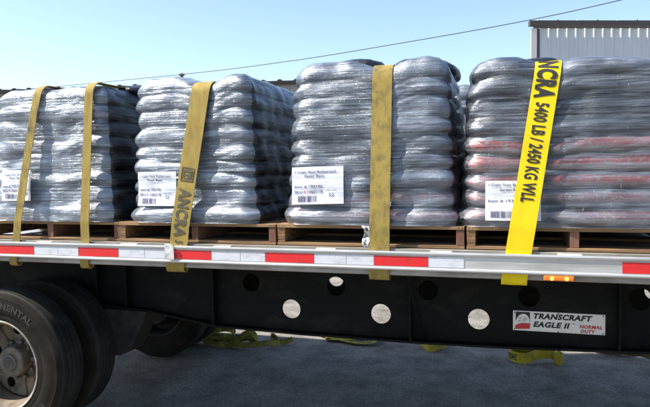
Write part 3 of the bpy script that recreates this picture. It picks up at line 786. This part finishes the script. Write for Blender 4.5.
# ------------------------------------------------------------------ cargo straps
class Ribbon:
    """webbing along a list of (point, width direction, outward normal)"""
    def __init__(s, pts, wdir, nrm, width, step=.012):
        P = [Vector(p) for p in pts]; d = [0]
        for a, b in zip(P, P[1:]): d.append(d[-1] + (b - a).length)
        s.L = d[-1]; s.P, s.d, s.W, s.N, s.w = P, d, wdir, nrm, width
    def at(s, t):
        t = max(0, min(s.L, t))
        import bisect
        i = min(max(bisect.bisect(s.d, t) - 1, 0), len(s.P) - 2); u = (t - s.d[i]) / max(1e-9, s.d[i + 1] - s.d[i])
        return s.P[i].lerp(s.P[i + 1], u), s.W[i].lerp(s.W[i + 1], u).normalized(), s.N[i].lerp(s.N[i + 1], u).normalized()
    def mesh(s, thick=.004, step=.012, cup=.0, seed=0, rip=.0015):
        n = max(2, int(s.L / step)); m = 6; v = []; f = []
        for i in range(n + 1):
            p, w, nn = s.at(s.L * i / n)
            for side in (1, 0):
                for k in range(m + 1):
                    a = -1 + 2 * k / m
                    r = mnoise.noise(Vector((i * step * 9, a * 1.2, seed * 7.3))) * rip - cup * a * a
                    v.append(p + w * (a * s.w / 2) + nn * (thick * side + r))
        c = 2 * (m + 1)
        for i in range(n):
            for k in range(m):
                f.append((i * c + k, i * c + k + 1, (i + 1) * c + k + 1, (i + 1) * c + k))
                f.append((i * c + m + 1 + k, (i + 1) * c + m + 1 + k, (i + 1) * c + m + 2 + k, i * c + m + 2 + k))
            f.append((i * c, (i + 1) * c, (i + 1) * c + m + 1, i * c + m + 1)); f.append((i * c + m, i * c + 2 * m + 1, (i + 1) * c + 2 * m + 1, (i + 1) * c + m))
        return v, f
    def map(s, t, a, up): p, w, nn = s.at(t); return p + w * a + nn * up
def hull_path(i, xs_):
    ld = loads[i]; lx = xs_ - bag_x[i]; pts = []
    for k in range(41):
        z = (ld.H - RC) * k / 40; pts.append((NY + ld.front(lx, z), SZ0 + z + ld.lift(lx, z)))
    o = ld.front(lx, ld.H - RC)
    for k in range(1, 9):
        a = R(90 * k / 8); z = ld.H - RC + RC * math.sin(a); pts.append((NY + o + RC * (1 - math.cos(a)), SZ0 + z + ld.lift(lx, z)))
    zt = SZ0 + ld.H + ld.top(lx)
    pts.append((NY + .3, zt + .004)); pts.append((NY + ld.hy - RC, zt))
    pts += [(TW - y, z) for y, z in pts]
    pts += [(.027, 1.338), (TW - .027, 1.338)]
    pts = sorted(set((round(a, 5), round(b, 5)) for a, b in pts))
    up = []
    for p in pts:                                                      # upper hull: the line taut webbing takes over the load
        while len(up) > 1 and (up[-1][0] - up[-2][0]) * (p[1] - up[-2][1]) - (up[-1][1] - up[-2][1]) * (p[0] - up[-2][0]) >= 0: up.pop()
        up.append(p)
    return up
def cargo_strap(i, xt, xb, width, m, label_, name='cargo_strap', seed=0, slack=0.0, gap=.013):
    up = hull_path(i, xt)
    low = [(.058, 1.215), (.060, 1.192), (.052, 1.178), (.036, 1.174), (.018, 1.182), (.0125, 1.20), (.0135, 1.24), (.018, 1.30)]
    path = low + up + [(TW - y, z) for y, z in reversed(low)]
    # densify
    D = []
    for (a, b), (c, d) in zip(path, path[1:]):
        n = max(1, int(math.hypot(c - a, d - b) / .02))
        D += [(a + (c - a) * k / n, b + (d - b) * k / n) for k in range(n)]
    D.append(path[-1])
    ztop = max(z for y, z in up); P = []; 
    for y, z in D:
        if y < .6:
            u = min(1, max(0, (z - 1.20) / (ztop - 1.20))); x = xb + (xt - xb) * u
        else: x = xt
        P.append(Vector((x, y, z)))
    Wd, Nn = [], []
    for k in range(len(P)):
        t = (P[min(k + 1, len(P) - 1)] - P[max(k - 1, 0)]).normalized()
        w = Vector((1, 0, 0)); w = (w - t * w.dot(t)).normalized(); n = w.cross(t); Wd.append(w); Nn.append(-n if False else n)
    # outward normal: away from the load (towards -Y on the front, up on top)
    if Nn[len(P) // 2].z < 0: Nn = [-n for n in Nn]
    # smooth normals / lift off the film
    P = [p + n * gap * min(1, max(0, (p.z - 1.335) / .12)) for p, n in zip(P, Nn)]
    rb = Ribbon(P, Wd, Nn, width)
    root = tag(empty(name, (xb, .03, DZ)), label_, 'strap', 'cargo straps over the loads')
    v, f = rb.mesh(seed=seed)
    off = Vector((xb, .03, DZ))
    web = obj('webbing', [p - off for p in v], f, m, root, smooth=True); web.data.set_sharp_from_angle(angle=R(50))
    # arc length at a given height on the near side
    def s_at(z):
        for k, p in enumerate(P):
            if p.y < .5 and p.z >= z and k > 6: return rb.d[k]
    def write(body, s_top, s_bot, height, mm, across=0, bold=.02):
        q, fc = text_mesh(body, s_top - s_bot, height, bold, sub=1)
        obj('lettering', [rb.map(s_top - a, across - height / 2 + b, .0062) - off for a, b in q], fc, mm, web)
    def shape(loops, s_mid, mm, nm='emblem'):
        v_, fc = curve_fill(loops)
        obj(nm, [rb.map(s_mid - p.x, p.y, .0062) - off for p in v_], fc, mm, web)
    return root, rb, s_at, write, shape
st = []
cargo_strap(0, -2.800, -2.968, .056, M_strap_grime, 'narrow grimy mustard strap slanting over the far left load', seed=1)
cargo_strap(0, -2.420, -2.433, .060, M_strap_old, 'narrow clean mustard strap hanging straight on the leftmost load', seed=2)
root, rb, s_at, write, shape = cargo_strap(1, -1.660, -1.812, .116, M_strap_old, 'wide mustard strap with black letters over the second load', seed=3)
write('ANCRA', s_at(1.655), s_at(1.372), .078, M_inkf, bold=.045)
write('5', s_at(1.358), s_at(1.33), .05, M_inkf)
sm = s_at(1.725); a = .040
sq = lambda r_: [(-r_, -r_), (r_, -r_), (r_, r_), (-r_, r_)]
shape([sq(.041), sq(.034)], sm, M_inkf)
shape([sq(.027), [(-.012, -.020), (.000, -.020), (.000, .012), (-.012, .012)], [(.008, -.020), (.019, -.020), (.019, .002), (.008, .002)]], sm, M_inkf)
# small white sewn tag at its foot
mb = MB(); mb.box(-.045, .010, -.050, -.046, -.085, .004, .003); mb.build('sewn_tag', M_concr, root)
root, rb, s_at, write, shape = cargo_strap(2, -.603, -.611, .107, M_strap_grime, 'wide plain mustard strap with dark stains hanging vertically', seed=4)
root, rb, s_at, write, shape = cargo_strap(3, .228, .064, .122, M_strap_new, 'bright yellow strap with bold black load rating, slanting over the right load', seed=5)
write('ANCRA', s_at(2.085) + .26, s_at(2.085), .098, M_ink, bold=.05)
write('5400 LB / 2450 KG WLL', s_at(2.065), s_at(1.570), .064, M_ink, bold=.028)
# crumpled tail of film hanging at the middle stringer of the third pallet: part of that load's wrap
v = []; f = []
for k in range(13):
    z = -.002 - k * .0105; xo = -.008 + .012 * math.sin(k * .5) + k * .0016; yo = -.575 - .012 * math.sin(k * .9)
    for j in range(5): v.append((xo + (j - 2) * .010 * (1 - .25 * math.sin(k * .8)), yo + .006 * math.sin(j * 2.1 + k), z))
for k in range(12):
    for j in range(4): f.append((k * 5 + j, k * 5 + j + 1, k * 5 + j + 6, k * 5 + j + 5))
o = obj('film_tail', v, f, M_foil, stacks[2], smooth=True)

# ------------------------------------------------------------------ loose straps on the ground
def loose(name, pts, width, m, label_, wd=None, text=None, seed=0, vert=True, lay=0):
    C_ = catmull(pts, 10); Wd = []; Nn = []
    for k in range(len(C_)):
        t = (C_[min(k + 1, len(C_) - 1)] - C_[max(k - 1, 0)]).normalized()
        ph = mnoise.noise(Vector((k * .07, seed * 3.7, 0))) * 1.4 * lay
        b = Vector((0, 0, 1)) if vert else (Vector((0, 0, 1)).cross(t).normalized())
        w = (b - t * b.dot(t)).normalized(); n = w.cross(t)
        w2 = w * math.cos(ph) + n * math.sin(ph); Wd.append(w2.normalized()); Nn.append(w2.cross(t).normalized())
    # keep the lowest edge on the ground
    for p, w in zip(C_, Wd):
        lowz = p.z - abs(w.z) * width / 2
        if lowz < .003: p.z += .003 - lowz
    rb = Ribbon(C_, Wd, Nn, width)
    c = sum(C_, Vector()) / len(C_); c.z = 0
    v, f = rb.mesh(step=.015, seed=seed, rip=.006)
    root = tag(empty(name, c), label_, 'loose strap', 'loose straps on the ground')
    web = obj('webbing', [p - c for p in v], f, m, root, smooth=True); web.data.set_sharp_from_angle(angle=R(50))
    for body, s0, s1, h in (text or []):
        for up in (.0085, -.0045):
            q, fc = text_mesh(body, abs(s1 - s0), h, .01, sub=1)
            sg = 1 if s1 > s0 else -1
            obj('lettering', [rb.map(s0 + sg * a, sg * (b - h / 2), up) - c for a, b in q], fc, M_ink, web)
    return root
r1 = random.Random(3)
pts = []
for k in range(40):
    u = k / 39; an = k * .83; r_ = .15 + .05 * math.sin(k * .37)
    pts.append((-2.92 + .52 * u + r_ * 1.5 * math.cos(an), 2.46 + .05 * math.sin(k * .5) + r_ * .55 * math.sin(an), .02 + .035 * (k % 5) / 4 + .03 * u * math.sin(k * 1.9) ** 2 + (.12 if k in (6, 7, 22) else 0)))
pts += [(-2.22, 2.52, .03), (-2.10, 2.56, .03), (-2.02, 2.60, .05)]
loose('loose_strap', pts, .055, M_strap_olive, 'tangled muddy olive strap heap beside the far wheel', seed=1, vert=True, lay=.7)
pts = [(-1.80, 2.95, .01), (-1.62, 2.84, .012), (-1.45, 2.76, .02), (-1.28, 2.74, .03), (-1.18, 2.80, .05), (-1.26, 2.90, .05), (-1.45, 2.88, .035), (-1.62, 2.80, .03), (-1.72, 2.78, .02)]
loose('loose_strap', pts, .10, M_strap_gnd, 'flat yellow strap with black letters lying under the third load', seed=2, vert=False, lay=.35, text=[('ANCRA', .62, .30, .06)])
pts = [(-.78, 2.90, .05), (-.70, 2.74, .05), (-.65, 2.66, .05), (-.58, 2.72, .05), (-.50, 2.86, .05), (-.55, 2.97, .05)]
loose('loose_strap', pts, .10, M_strap_gnd, 'small folded yellow strap end showing below the beam near the middle', seed=3, lay=.5)
pts = [(.30, 2.74, .05), (.14, 2.72, .05), (.075, 2.63, .05), (.12, 2.53, .05), (.22, 2.50, .055), (.34, 2.58, .075), (.44, 2.62, .075), (.485, 2.55, .055), (.515, 2.52, .055), (.535, 2.58, .055), (.50, 2.70, .05)]
loose('loose_strap', pts, .095, M_strap_gnd, 'looped bright yellow strap with black numbers below the name plate', seed=4, lay=.15, text=[('2450 K', .42, .24, .055)])
pts = [(.80, 3.12, .03), (.90, 2.98, .012), (1.02, 2.94, .008), (1.12, 2.98, .03), (1.18, 2.90, .05), (1.26, 2.82, .06), (1.36, 2.78, .05), (1.5, 2.80, .03), (1.7, 2.9, .02)]
loose('loose_strap', pts, .07, M_strap_brown, 'dark muddy strap trailing along the ground at far right', seed=5, lay=.8)

mb = MB(); rg = random.Random(19)
for k in range(420):
    x, y = rg.uniform(-3.2, 2.2), rg.uniform(.9, 4.5); r = rg.uniform(.003, .009) * (1.6 if rg.random() < .06 else 1)
    n0 = [(math.cos(a) * r * rg.uniform(.7, 1.2) + x, math.sin(a) * r * rg.uniform(.7, 1.2) + y) for a in (0, 1.26, 2.5, 3.77, 5.03)]
    mb.add([(a, b, -.001) for a, b in n0] + [(x + rg.uniform(-.3, .3) * r, y, r * rg.uniform(.6, 1))], [(0, 1, 5), (1, 2, 5), (2, 3, 5), (3, 4, 5), (4, 0, 5)])
gv = mb.build('gravel', mat('gravel_grit', (.10, .095, .09), .9, col2=(.30, .28, .26), scale=(9, 9, 9)))
tag(gv, 'loose grit and small stones scattered over the concrete yard', 'gravel', kind='stuff')
